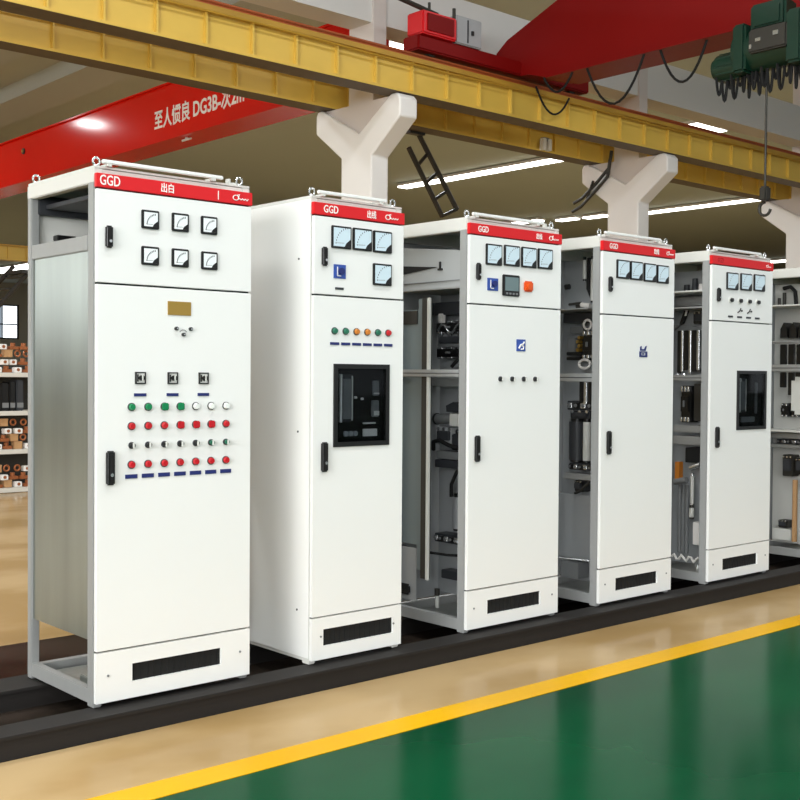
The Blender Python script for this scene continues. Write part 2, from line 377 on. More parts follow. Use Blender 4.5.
# no near bay fixtures here; its unseen fill lamps are added further down
# ------------------------------------------------------------------ steel ladder, beam lamp, conduits, distant stair
t = thing('access_ladder', 'dark steel ladder slanting down beside the first forked column', 'ladder', (12.4, 9.3, 5.35))
a0, a1 = Vector((.0, 0, .0)), Vector((1.12, .25, -1.07)); o0, o1 = Vector((-.20, 0, -.26)), Vector((.78, .25, -1.22))
b = MB(); b.box(-.26, .06, -.1, .02, -.04, .0, 'stair'); b.build('hanger', t)
for p, q in ((a0, a1), (o0, o1)):
    b = MB(); b.tube([p, q], .045, 'stair', 6); b.build('ladder_rail', t)
for k in range(1, 5):
    f = k/4.0
    MB().tube([a0.lerp(a1, f), o0.lerp(o1, f)], .03, 'stair', 6).build('rung', t)
t = thing('beam_lamp', 'small white lamp fixed under the rear yellow beam between the columns', 'lamp', (14.95, 8.88, 5.37))
MB().box(-.06, .02, -.05, .05, .0, .2, 'lightplastic', .01).box(.08, .16, -.05, .05, .0, .2, 'lightplastic', .01).box(-.02, .12, -.02, .06, .16, .22, 'midgrey').build('lamp_body', t)
t = thing('conduit_bundle', 'dark bent conduits running down the rear arm of the second forked column', 'conduit', (16.428, 8.6, 4.6))
for dx, dz in ((0, 0), (-.04, -.16)):
    MB().tube([(dx, -.02, .92+dz), (dx, .03, .62+dz), (dx-.02, .30, .38+dz), (dx-.02, .62, .14+dz), (dx-.05, .80, .06+dz)], .03, 'stair', 8).build('conduit', t)
MB().tube([(-.06, .34, .42), (-.06, .48, .10)], .025, 'stair', 6).build('clamp', t)
t = thing('steel_stair', 'dark steel stair stringers left of the first cabinet', 'stair', (12.0, 25, 0))
b = MB().tube([(-3.0, 0, -.16), (.75, 0, 4.1)], .06, 'stair', 6); b.build('stringer', t)
b = MB().tube([(-3.0, .9, .10), (.75, .9, 4.36)], .06, 'stair', 6); b.build('stringer', t)
for k in range(12):
    f = (k+.5)/12; MB().box(-3+3.75*f-.12, -3+3.75*f+.12, 0, .9, 4.2*f-.02, 4.2*f+.02, 'stair').build('tread', t)
MB().box(.55, 2.4, -.1, 1.0, 4.1, 4.2, 'stair').box(2.2, 2.3, 0, .1, 0, 4.1, 'stair').build('landing', t)

# ------------------------------------------------------------------ storage rack with copper parts
RX0, RX1, RY0, RY1 = 4.85, 6.30, 9.30, 9.80
t = thing('storage_rack', 'white steel storage rack of copper parts left of the first cabinet', 'rack', ((RX0+RX1)/2, RY0, 0))
ox = (RX0+RX1)/2
for xx in (RX0, RX1-.04):
    for yy in (0, RY1-RY0-.04):
        MB().box(xx-ox, xx-ox+.04, yy, yy+.04, 0, 1.56 if yy == 0 else 2.0, 'rackwhite').build('upright', t)
SH = (.06, .53, 1.00, 1.47)
for z_ in SH:
    MB().box(RX0-ox, RX1-ox, -.01, RY1-RY0, z_-.055, z_, 'rackwhite', .004).build('shelf', t)
MB().box(RX0-ox, RX1-ox, RY1-RY0-.01, RY1-RY0, .06, 1.56, 'stair').build('back_panel', t)

def coil_mesh(kind):
    b = MB()
    if kind == 0:
        b.tube([(.034*math.cos(k*.5236), 0, .046+.034*math.sin(k*.5236)) for k in range(12)], .012, 'copper', 8, True)
    elif kind == 1:
        b.box(-.06, .06, -.045, .045, 0, .04, 'copper', .006).cyl((0, 0, .04), (0, 0, .082), .03, 'copper', 10)
    elif kind == 2:
        b.box(-.05, .05, -.06, .06, 0, .09, 'tan', .004).box(-.052, .052, -.062, .062, .07, .092, 'tan', .003)
    else:
        b.box(-.045, .045, -.05, .05, 0, .065, 'ink', .006).cyl((0, -.055, .035), (0, -.045, .035), .02, 'copper', 10)  # white body puts the bright glints of the heap into colour
    return b.build('copper_part', mesh_only=True)
KM = [coil_mesh(k) for k in range(4)]
KN = ['copper_ring', 'copper_block', 'cardboard_box', 'copper_terminal']
KL = ['copper ring lying in the heap on the %s rack shelf', 'flat copper block with a stud in the heap on the %s rack shelf', 'small tan carton in the heap on the %s rack shelf', 'copper terminal whitened as a highlight in the heap on the %s rack shelf']
KC = ['copper part', 'copper part', 'box', 'copper part']
for si, nm, rows in ((3, 'top', 4), (1, 'second lowest', 4), (0, 'lowest', 3)):
    for lay in range(rows):
        for k in range(4):
            kind = (0, 3, 1, 0, 3, 1, 2)[(k*3+lay*2+si) % 7] if lay else (1, 3, 2, 1, 3)[(k+si) % 5]
            xx = 5.95-k*.128-(.05 if lay % 2 else 0)+random.uniform(-.003, .003); yy = RY0+.09+.02*((k+lay) % 3)
            o = put(KM[kind], KN[kind], None, (xx, yy, SH[si]+.001+lay*.094), (0, 0, random.uniform(-.07, .07)))
            tag(o, KL[kind] % nm, KC[kind], KN[kind].replace('_', ' ')+'s on the '+nm+' rack shelf')
for k, (xx, wd, mm) in enumerate(((5.84, .09, 'darkgrey'), (5.745, .07, 'black'), (5.655, .09, 'blackmatt'))):
    o = MB().box(-wd/2, wd/2, 0, .25, 0, .38-.02*k, mm, .012).box(-wd/2+.005, wd/2-.005, -.004, 0, .04, .10, 'midgrey').build('insulating_panel')
    o.location = (xx, RY0+.05, SH[2])
    tag(o, ('thin dark grey panel standing rightmost on the third rack shelf', 'black upright panel standing in the middle of the third rack shelf', 'broad black panel standing left on the third rack shelf')[k], 'panel', 'panels upright on the third rack shelf')

# ------------------------------------------------------------------ floor rails under the cabinets
def frail(y0, y1, label):
    t = thing('floor_rail', label, 'rail', (0, y0, 0), 'dark floor rails under the cabinets')
    d = y1-y0
    MB().box(-13.9, 40, 0, d, .078, .094, 'railsteel', .003).build('top_plate', t)
    MB().box(-13.9, 40, .012, d-.012, 0, .078, 'railsteel').build('web', t)
frail(-.105, .05, 'front dark steel floor rail along the cabinet fronts')
frail(.50, .72, 'rear dark steel floor rail under the cabinet backs')

# ------------------------------------------------------------------ switchgear cabinets
DEP = .636
def ring_box(b, x0, x1, z0, z1, hx0, hx1, hz0, hz1, y0, y1, m):
    b.box(x0, hx0, y0, y1, z0, z1, m).box(hx1, x1, y0, y1, z0, z1, m)
    b.box(hx0, hx1, y0, y1, z0, hz0, m).box(hx0, hx1, y0, y1, hz1, z1, m)

def meter_mesh(w, h, dial):
    b = MB()
    b.box(0, w, -.012, 0, 0, h, 'black', .003)
    e = .009
    b.box(e, w-e, -.0135, -.012, e, h-e, dial)
    q = w*.30
    b.prism([(w-e, e), (w-e-q, e), (w-e-q*.75, e+q*.45), (w-e-q*.3, e+q*.8), (w-e, e+q)], 'y', -.015, -.0135, 'black')
    # scale arc and needle
    cx, cz, r = w-e-.006, e+.006, w-e*2-.018
    for k in range(9):
        a = math.radians(98+k*9.5); p = (cx+r*math.cos(a), cz+r*math.sin(a)); s = .0016
        b.box(p[0]-s, p[0]+s, -.0142, -.0135, p[1]-s*2.2, p[1]+s*2.2, 'darkgrey')
    b.prism([(w*.22, h*.22), (w*.60, h*.235), (w*.60, h*.255), (w*.22, h*.24)], 'y', -.0142, -.0135, 'midgrey')
    return b.build('panel_meter', mesh_only=True)
def handle_mesh(w, h):
    b = MB().box(0, w, -.020, 0, 0, h, 'black', .006, 3)
    b.box(w*.25, w*.75, -.024, -.020, h*.12, h*.88, 'blackmatt', .003)
    b.cyl((w/2, -.027, h*.30), (w/2, -.024, h*.30), w*.20, 'silver', 12)
    return b.build('door_handle', mesh_only=True)
def lamp_mesh(m, r=.0155, square=False):
    b = MB()
    b.cyl((0, 0, 0), (0, -.006, 0), r*1.12, 'darkgrey', 16)
    if square: b.box(-r, r, -.018, -.006, -r, r, m, .004)
    else: b.cyl((0, -.006, 0), (0, -.017, 0), r*.95, m, 16, r*.75)
    return b.build('indicator_lamp', mesh_only=True)
def knob_mesh(m='black', r=.014):
    b = MB().cyl((0, 0, 0), (0, -.008, 0), r, 'darkgrey', 14).cyl((0, -.008, 0), (0, -.02, 0), r*.75, m, 12).box(-r*.22, r*.22, -.026, -.02, -r*.8, r*.8, 'lightplastic')
    return b.build('selector_switch', mesh_only=True)
def plate_mesh(w, h, m, name='name_plate'):
    return MB().box(-w/2, w/2, -.004, 0, -h/2, h/2, m).build(name, mesh_only=True)
LM = {k: lamp_mesh(k) for k in ('lamp_red', 'lamp_green', 'lamp_dgreen', 'lamp_amber', 'lamp_clear')}
LS = {k: lamp_mesh(k, square=True) for k in ('lamp_red', 'lamp_green')}
KNOB = knob_mesh(); KNOBG = knob_mesh('lamp_dgreen')
LNAME = {'lamp_red': 'red', 'lamp_green': 'green', 'lamp_dgreen': 'dark green', 'lamp_amber': 'amber', 'lamp_clear': 'clear'}
def emblem(parent, x, z, s):
    b = MB(); n = 20
    b.tube([(x+s*.55*math.cos(2*math.pi*k/n), -.004, z+s*.42*math.sin(2*math.pi*k/n)) for k in range(n)], s*.085, 'ink', 6, True)
    b.tube([(x+s*.2, -.004, z+s*.42), (x+s*.75, -.004, z+s*.62), (x+s*.55, -.004, z+s*.2)], s*.08, 'ink', 6)
    b.tube([(x+s*.6+s*k*.14, -.004, z-s*.18+s*.14*math.sin(k*1.5)) for k in range(15)], s*.075, 'ink', 6)
    return b.build('emblem', parent)
def letter(parent, txt, x, z, size, sx=1., m='ink', y=-.0040, shear=0.):
    return put(text_mesh(txt, size, m, shear, sx, .0008, .0006), 'lettering', parent, (x, y, z))

EYE = None
def eye_mesh():
    b = MB(); n = 16
    b.cyl((0, 0, 0), (0, 0, .010), .013, 'silver', 12)
    b.tube([(.015*math.cos(2*math.pi*k/n), 0, .024+.016*math.sin(2*math.pi*k/n)) for k in range(n)], .0048, 'silver', 8, True)
    return b.build('lifting_eye', mesh_only=True)
EYE = eye_mesh()
RAILM = {}

def cabinet(x0, w, label, spec):
    k_ = spec.get('k', .009)
    sh = lambda v: k_*4*(v/2.16)*(1-v/2.16)
    t = thing('switchgear_cabinet', label, 'cabinet', (x0, 0, .096), 'switchgear cabinets in the row')
    P = .04; d = spec.get('depth', DEP); fm = spec.get('frame', 'zincpost'); tm = 'cream'
    # frame -------------------------------------------------------------
    b = MB()
    for xx in (0, w-P):
        b.box(xx, xx+P, .022, .075, .0, 2.20, fm, .004).box(xx, xx+P, d-P, d, .0, 2.20, fm, .004)
        b.box(xx+.004, xx+P-.004, .075, d-P, .012, .07, fm)
    b.box(P, w-P, .022, .06, .012, .055, fm).box(P, w-P, d-P, d, .012, .06, fm)
    b.build('frame', t)
    b = MB()
    for xx in (0, w-P): b.box(xx-.001, xx+P+.001, .02, d+.001, 2.142, 2.203, tm, .004)
    b.box(P, w-P, .022, .06, 2.13, 2.20, tm).box(P, w-P, d-P, d, 2.13, 2.20, tm)
    lab(b.build('top_beam', t), 'cream top beams of the frame')
    MB().box(.002, w-.002, .02, d-.002, 2.203, 2.212, tm).build('roof_sheet', t)
    # front --------------------------------------------------------------
    MB().box(.006, w-.006, .021, .024, .02, 2.18, 'blackmatt').build('seam_backing', t)  # black sheet added behind the doors to give the seams their shade
    s = MB().box(0, w, -.003, .02, 2.123, 2.18, 'red', .002).build('header_sign', t)
    rl = MB().box(.03, w*.80, .0, .018, 2.222, 2.238, 'white', .003).box(.05, .07, .002, .06, 2.212, 2.222, tm).box(w*.72, w*.75, .002, .06, 2.212, 2.222, tm) 
    rl.build('lifting_rail', t)
    for xx, yy in ((.022, .045), (w-.04, .045), (.022, d-.04), (w-.04, d-.04)):
        put(EYE, 'lifting_eye', t, (xx, yy, 2.209))
    MB().box(w-.10, w-.06, .035, .05, 2.209, 2.222, tm).box(w-.105, w-.095, .03, .055, 2.209, 2.236, tm).build('rail_clip', t)
    sv = spec.get('seam', 1.741)+.02; sv -= sh(sv-.02); pv = .233-sh(.213)
    ud = MB().box(.003, w-.003, 0, .02, sv+.004, 2.117, 'white', .002).build('upper_door', t)
    ld = MB(); z0, z1 = pv+.004, sv-.004
    if 'win' in spec:
        (a, zt), (c, zb) = spec['win']; zt += .02-sh(zt); zb += .02-sh(zb)
        ring_box(ld, .003, w-.003, z0, z1, a+.012, c-.012, zb+.012, zt-.012, 0, .02, 'white')
    else: ld.box(.003, w-.003, 0, .02, z0, z1, 'white', .002)
    ld = ld.build('lower_door', t)
    if 'win' in spec:
        bz = MB(); ring_box(bz, a, c, zb, zt, a+.022, c-.022, zb+.022, zt-.022, -.008, .004, 'black'); bz.build('window_bezel', ld)
        rc = MB(); A, C, B, T = a+.012, c-.012, zb+.012, zt-.012
        rc.box(A, C, .075, .08, B, T, 'blackmatt').box(A-.004, A, .004, .08, B, T, 'blackmatt').box(C, C+.004, .004, .08, B, T, 'blackmatt').box(A, C, .004, .08, B-.004, B, 'blackmatt').box(A, C, .004, .08, T, T+.004, 'blackmatt')
        W, H = C-A, T-B
        rc.box(A+W*.13, A+W*.37, .012, .075, B+H*.28, B+H*.90, 'darkgrey', .006)
        rc.box(A+W*.12, A+W*.15, .008, .03, B+H*.28, B+H*.90, 'ink').box(A+W*.335, A+W*.355, .008, .03, B+H*.30, B+H*.88, 'lightplastic').box(A+W*.17, A+W*.32, .009, .012, B+H*.32, B+H*.84, 'midgrey')
        if spec.get('win_detail'):
            rc.box(A+W*.76, A+W*.88, .010, .07, B+H*.62, B+H*.82, 'midgrey', .004).box(A+W*.74, A+W*.88, .010, .07, B+H*.34, B+H*.56, 'midgrey', .004)
            rc.box(A+W*.77, A+W*.87, .008, .012, B+H*.36, B+H*.42, 'lightplastic').box(A+W*.77, A+W*.87, .008, .012, B+H*.64, B+H*.66, 'lightplastic')
            rc.box(A+W*.58, A+W*.83, .008, .06, B+H*.09, B+H*.185, 'ink').box(A+W*.58, A+W*.80, .008, .06, B+H*.25, B+H*.27, 'ink')
            for q in range(3): rc.cyl((A+W*(.24+.09*q), .06, B+H*.13), (A+W*(.24+.09*q), .010, B+H*.13), .013, 'plate', 12)
            rc.cyl((A+W*.55, .05, B+H*.58), (A+W*.55, .008, B+H*.58), .006, 'ink', 8).cyl((A+W*.42, .05, B+H*.60), (A+W*.42, .008, B+H*.60), .006, 'ink', 8)
        else:
            rc.box(A+W*.72, A+W*.78, .010, .07, B+H*.25, B+H*.82, 'midgrey', .004).box(A+W*.2, A+W*.7, .012, .07, B+H*.10, B+H*.2, 'midgrey', .004).cyl((A+W*.14, .05, B+H*.86), (A+W*.14, .006, B+H*.86), .012, 'ink', 10)
        rc.build('breaker_front', ld)
        MB().box(a+.018, c-.018, -.002, .002, zb+.018, zt-.018, 'glass').build('window_glass', ld)
    pl = MB(); (va, vt), (vc, vb) = spec['vent']; vt += .02-sh(vt); vb += .02-sh(vb)
    ring_box(pl, .003, w-.003, .02, pv-.003, va, vc, vb, vt, 0, .02, 'white'); pl = pl.build('plinth_panel', t)
    vg = MB().box(va, vc, .012, .02, vb, vt, 'blackmatt')
    for k in range(14): 
        xx = va+(vc-va)*(k+.5)/14; vg.box(xx-.002, xx+.002, .009, .012, vb, vt, 'blackmatt')
    vg.build('vent_grille', pl)
    sc = MB()
    for xx in (.055, w-.055): sc.cyl((xx, 0, .13), (xx, -.004, .13), .005, 'midgrey', 10)
    sc.build('panel_screw', pl)
    # door fittings ----------------------------------------------------
    put(handle_mesh(.031, .090), 'door_handle', ud, (spec['h1'][0], 0, spec['h1'][1]-sh(spec['h1'][1])+.02-.090))
    put(handle_mesh(.037, .140), 'door_handle', ld, (spec['h2'][0], 0, spec['h2'][1]-sh(spec['h2'][1])+.02-.140))
    mm = None
    for (xa, za, xb, zb_) in spec['meters']:
        mw, mh = spec['msize']
        if mm is None: mm = meter_mesh(mw, mh, spec['dial'])
        put(mm, 'panel_meter', ud, ((xa+xb)/2-mw/2, 0, (za+zb_)/2-sh((za+zb_)/2)+.02-mh/2))
    old = set(ud.children) | set(ld.children)
    spec['fit'](t, w, s, ud, ld)
    for o in (set(ud.children) | set(ld.children))-old:
        zc = o.location.z+sum(c[2] for c in o.bound_box)/8-.02
        o.location.z -= sh(zc)
    # sides, rear ------------------------------------------------------
    sd = spec.get('left')
    if sd == 'full':
        lab(MB().box(-.004, 0, .022, d, .03, 2.195, 'white').build('side_panel', t), 'white side panel')
        b = MB()
        for zz in (.25, 1.10, 1.92):
            b.cyl((-.004, d*.17, zz), (-.007, d*.17, zz), .005, 'darkgrey', 10)
        b.build('side_screw', t)
    elif sd == 'galv':
        lab(MB().box(.010, .014, .06, d-.02, .27, 1.885, 'zincsheet').build('side_panel', t), 'bare galvanised side panel')
        MB().box(.0, .025, .075, d-P, 1.872, 1.935, 'zincpost', .003).build('cross_brace', t)
    if spec.get('rear', True):
        MB().box(.01, w-.01, d-.012, d-.008, spec.get('rear_z', .07), 2.13, spec.get('rear_m', 'plate')).build('rear_panel', t)
    if 'inner' in spec: spec['inner'](t, w, d)
    return t

# ---- interior builders (local coordinates of the cabinet) -------------------
def bxp(t, name, x0, x1, q, m, bev=.003, label=None):
    (ya, za), (yb, zb) = q
    o = MB().box(x0, x1, ya, yb, za, zb, m, bev).build(name, t)
    if label: lab(o, label)
    return o
def breaker(t, x0, x1, q, name='circuit_breaker', m='black', poles=3):
    (ya, za), (yb, zb) = q; ya, yb = sorted((ya, yb)); za, zb = sorted((za, zb)); h = zb-za; l = yb-ya
    b = MB().box(x0+.02, x1, ya, yb, za, zb, m, .006)
    b.box(x0, x0+.02, ya+l*.1, yb-l*.1, za+h*.28, zb-h*.28, m, .005)
    for k in range(poles):
        yy = ya+l*(k+.5)/poles
        b.box(x0+.005, x0+.025, yy-l*.09, yy+l*.09, zb-h*.16, zb-h*.02, 'silver', .002)
        b.box(x0+.005, x0+.025, yy-l*.09, yy+l*.09, za+h*.02, za+h*.14, 'silver', .002)
    b.box(x0-.012, x0, ya+l*.42, ya+l*.58, za+h*.42, za+h*.6, 'midgrey', .003)
    return b.build(name, t)
def contactor(t, x0, x1, q, m='midgrey', name='contactor'):
    (ya, za), (yb, zb) = q; ya, yb = sorted((ya, yb)); za, zb = sorted((za, zb)); h = zb-za; l = yb-ya
    b = MB().box(x0+.02, x1, ya, yb, za, zb, m, .005).box(x0, x0+.03, ya+l*.15, yb-l*.15, za+h*.25, zb-h*.2, 'darkgrey', .005)
    for k in range(3): b.cyl((x0+.018, ya+l*(k+.5)/3, zb-h*.1), (x0+.008, ya+l*(k+.5)/3, zb-h*.1), l*.07, 'silver', 8)
    return b.build(name, t)
def vcyl(t, name, x, y_, z0, z1, r, m, cap=None, n=18):
    b = MB().cyl((x, y_, z0), (x, y_, z1), r, m, n)
    if cap: b.cyl((x, y_, z1), (x, y_, z1+.02), r*.85, cap, n).cyl((x, y_, z0-.012), (x, y_, z0), r*.9, cap, n)
    return b.build(name, t)
def cable(t, pts, r, m='blackmatt'):
    return MB().tube(pts, r, m, 7).build('cable', t)
def terms(t, x0, x1, q, n, name='terminal_block'):
    (ya, za), (yb, zb) = q; ya, yb = sorted((ya, yb)); za, zb = sorted((za, zb))
    b = MB().box(x0+.015, x1, ya, yb, za, zb, 'darkgrey', .003)
    for k in range(n):
        yy = ya+(yb-ya)*(k+.5)/n; q_ = (yb-ya)/n*.36
        b.box(x0, x0+.016, yy-q_, yy+q_, za+(zb-za)*.2, zb-(zb-za)*.2, 'silver' if k % 2 else 'black', .003)
        b.cyl((x0+.002, yy, (za+zb)/2), (x0-.008, yy, (za+zb)/2), q_*.55, 'midgrey', 8)
    return b.build(name, t)
def braces(t, zs, d, x=.004, m='zincpost'):
    for z_, h in zs:
        b = MB().box(x, x+.03, .075, d-.04, z_-h, z_, m, .004)
        b.box(x-.002, x, .075, d-.04, z_-h*.55, z_-h*.45, 'darkgrey'); b.build('cross_brace', t)

# ---- A ---------------------------------------------------------------------
def fitA(t, w, s, ud, ld):
    letter(s, 'GGD', .012, 2.151, .058, .72); letter(s, '出白', .290, 2.150, .042, .8)
    MB().box(.572, .576, -.0045, -.003, 2.132, 2.170, 'ink').build('divider', s)
    emblem(s, .665, 2.150, .026)
    put(plate_mesh(.112, .058, 'brass'), 'name_plate', ld, (.383, 0, 1.656)); 
    b = MB()
    for (x, z_) in ((.367, 1.571), (.402, 1.546), (.437, 1.571)):
        b.cyl((x, 0, z_), (x, -.012, z_), .008, 'black', 12).cyl((x, -.012, z_), (x, -.016, z_), .004, 'silver', 8)
    for k in range(6):
        a = math.radians(30+k*24); b.box(.402+.017*math.cos(a)-.002, .402+.017*math.cos(a)+.002, -.003, 0, 1.552+.014*math.sin(a)-.002, 1.552+.014*math.sin(a)+.002, 'midgrey')
    b.build('key_switch', ld)
    for i, x in enumerate((.198, .351, .503)):
        b = MB(); ring_box(b, x-.024, x+.024, 1.336, 1.386, x-.019, x+.019, 1.341, 1.381, -.008, 0, 'black')
        b.box(x-.019, x+.019, -.005, 0, 1.341, 1.381, 'lightplastic'); b.box(x-.016, x-.010, -.0075, -.005, 1.346, 1.376, 'black')
        b.cyl((x+.003, -.005, 1.361), (x+.003, -.016, 1.361), .012, 'black', 14).box(x+.001, x+.006, -.019, -.016, 1.350, 1.373, 'lightplastic')
        b.build('rotary_switch', ld)
        put(plate_mesh(.056, .013, 'blue'), 'name_plate', ld, (x, 0, 1.291))
    xs = [.158+.0767*k for k in range(7)]
    for k, x in enumerate(xs):
        mg = ('lamp_green', 'lamp_green', 'lamp_green', 'lamp_green', 'lamp_clear', 'lamp_clear', 'lamp_clear')[k]
        me = LS['lamp_green'] if k in (2, 3) else LM[mg]
        lab(put(me, 'indicator_lamp', ld, (x, 0, 1.241)), LNAME[mg]+' indicator lamp')
        me = LS['lamp_red'] if k in (3, 4, 5) else LM['lamp_red']
        lab(put(me, 'indicator_lamp', ld, (x, 0, 1.162)), 'red indicator lamp')
        put(KNOBG if k > 4 else KNOB, 'selector_switch', ld, (x, 0, 1.082))
        lab(put(LM['lamp_red'], 'push_button', ld, (x, 0, 1.002)), 'red push button')
        put(plate_mesh(.055, .017, 'blue'), 'name_plate', ld, (x, 0, .953))
def innerA(t, w, d):
    bxp(t, 'rear_shroud', .03, w-.03, ((d-.05, 2.075), (d-.02, 2.16)), 'darkgrey')
    b = MB().box(.06, w-.06, .10, d-.06, 2.10, 2.118, 'darkgrey')
    for k in range(4): b.cyl((.15+.13*k, .3, 2.06), (.15+.13*k, .3, 2.10), .02, 'stair', 10)
    b.build('busbar_support', t)
    bxp(t, 'junction_box', .11, .20, ((d-.07, 1.965), (d-.02, 1.99)), 'black')
    bxp(t, 'base_plate', .06, w-.06, ((.08, .022), (d-.06, .028)), 'zinc')
    b = MB().cyl((.2, .2, .045), (.55, .2, .045), .02, 'zinc', 12).box(.10, .18, .15, .35, .03, .06, 'zinc', .004); b.build('earth_bar', t)
mA = [(.2,2.031,.281,1.959),(.344,2.034,.423,1.959),(.485,2.035,.567,1.959),(.2,1.884,.281,1.809),(.344,1.885,.423,1.811),(.486,1.883,.57,1.81)]
cabinet(2.149, .7535, 'white cabinet at the left end with six square meters and rows of coloured lamps', dict(
    k=.0095, seam=1.722, h1=(.036, 1.953), h2=(.041, 1.043), meters=mA, msize=(.081, .077), dial='dial', vent=((.166, .145), (.601, .069)),
    fit=fitA, left='galv', inner=innerA, rear_z=1.3, rear_m='lightplastic', depth=.66, frame='zincpost'))
# ---- B ---------------------------------------------------------------------
def fitB(t, w, s, ud, ld):
    letter(s, 'GGD', .055, 2.151, .05, .8); letter(s, '出线', .32, 2.150, .040, .75); emblem(s, .455, 2.150, .027)
    o = put(plate_mesh(.072, .066, 'blueplate', 'transfer_switch'), 'transfer_switch', ud, (.155, 0, 1.878)); lab(o, 'blue square switch')
    MB().box(.137, .141, -.007, -.004, 1.855, 1.90, 'ink').box(.137, .160, -.007, -.004, 1.855, 1.859, 'ink').cyl((.160, -.004, 1.880), (.160, -.016, 1.880), .016, 'blue', 14).build('switch_knob', ud)
    put(plate_mesh(.05, .011, 'darkgrey'), 'name_plate', ud, (.154, 0, 1.800))
    for k in range(6):
        x = .125+.0675*k; mm = ('lamp_dgreen', 'lamp_dgreen', 'lamp_amber', 'lamp_amber', 'lamp_dgreen', 'lamp_red')[k]
        lab(put(LM[mm], 'indicator_lamp', ld, (x, 0, 1.604)), LNAME[mm]+' indicator lamp')
        put(plate_mesh(.053, .013, 'blue'), 'name_plate', ld, (x+.002, 0, 1.545))
mB = [(.101,2.066,.22,1.961),(.231,2.068,.35,1.96),(.36,2.067,.478,1.958),(.358,1.913,.48,1.806)]
cabinet(3.248, .5675, 'narrow white cabinet with a black breaker window, second from the left', dict(
    k=.030, seam=1.746, h1=(.043, 1.963), h2=(.046, 1.063), meters=mB, msize=(.119, .106), dial='dialblue', win=((.122, 1.431), (.471, 1.037)), win_detail=True,
    vent=((.071, .150), (.511, .066)), fit=fitB, left='full', frame='cream'))
# ---- C ---------------------------------------------------------------------
def fitC(t, w, s, ud, ld):
    letter(s, 'GGD', .06, 2.151, .045, .8); letter(s, '出线', .52, 2.150, .034, .75); emblem(s, .645, 2.150, .026)
    o = put(plate_mesh(.081, .067, 'blueplate', 'transfer_switch'), 'transfer_switch', ud, (.177, 0, 1.870)); lab(o, 'blue square switch')
    MB().box(.155, .160, -.007, -.004, 1.846, 1.893, 'ink').box(.155, .182, -.007, -.004, 1.846, 1.851, 'ink').cyl((.183, -.004, 1.874), (.183, -.018, 1.874), .016, 'blue', 14).build('switch_knob', ud)
    MB().box(.249, .381, -.014, 0, 1.814, 1.929, 'black', .004).box(.262, .368, -.0155, -.014, 1.842, 1.916, 'lcd').build('digital_display', ud)
    for k in range(4): MB().box(.268+.026*k, .284+.026*k, -.0165, -.014, 1.822, 1.833, 'midgrey', .002).build('display_key', ud)
    lab(MB().box(.420, .494, -.014, 0, 1.846, 1.904, 'orange', .008).cyl((.455, -.014, 1.873), (.455, -.022, 1.873), .018, 'orange', 16).build('warning_sign', ud), 'orange square warning plate')
    b = MB().box(.370, .440, -.004, 0, 1.520, 1.585, 'blueplate'); b.tube([(.385, -.005, 1.535), (.40, -.005, 1.555), (.42, -.005, 1.56), (.428, -.005, 1.572)], .005, 'ink', 6)
    b.tube([(.402, -.005, 1.530), (.420, -.005, 1.532), (.424, -.005, 1.548), (.408, -.005, 1.55)], .004, 'ink', 6); lab(b.build('marking_plate', ld), 'blue square marking plate')
    for k in range(4): put(KNOB, 'selector_switch', ld, (.242+.0937*k, 0, 1.368))
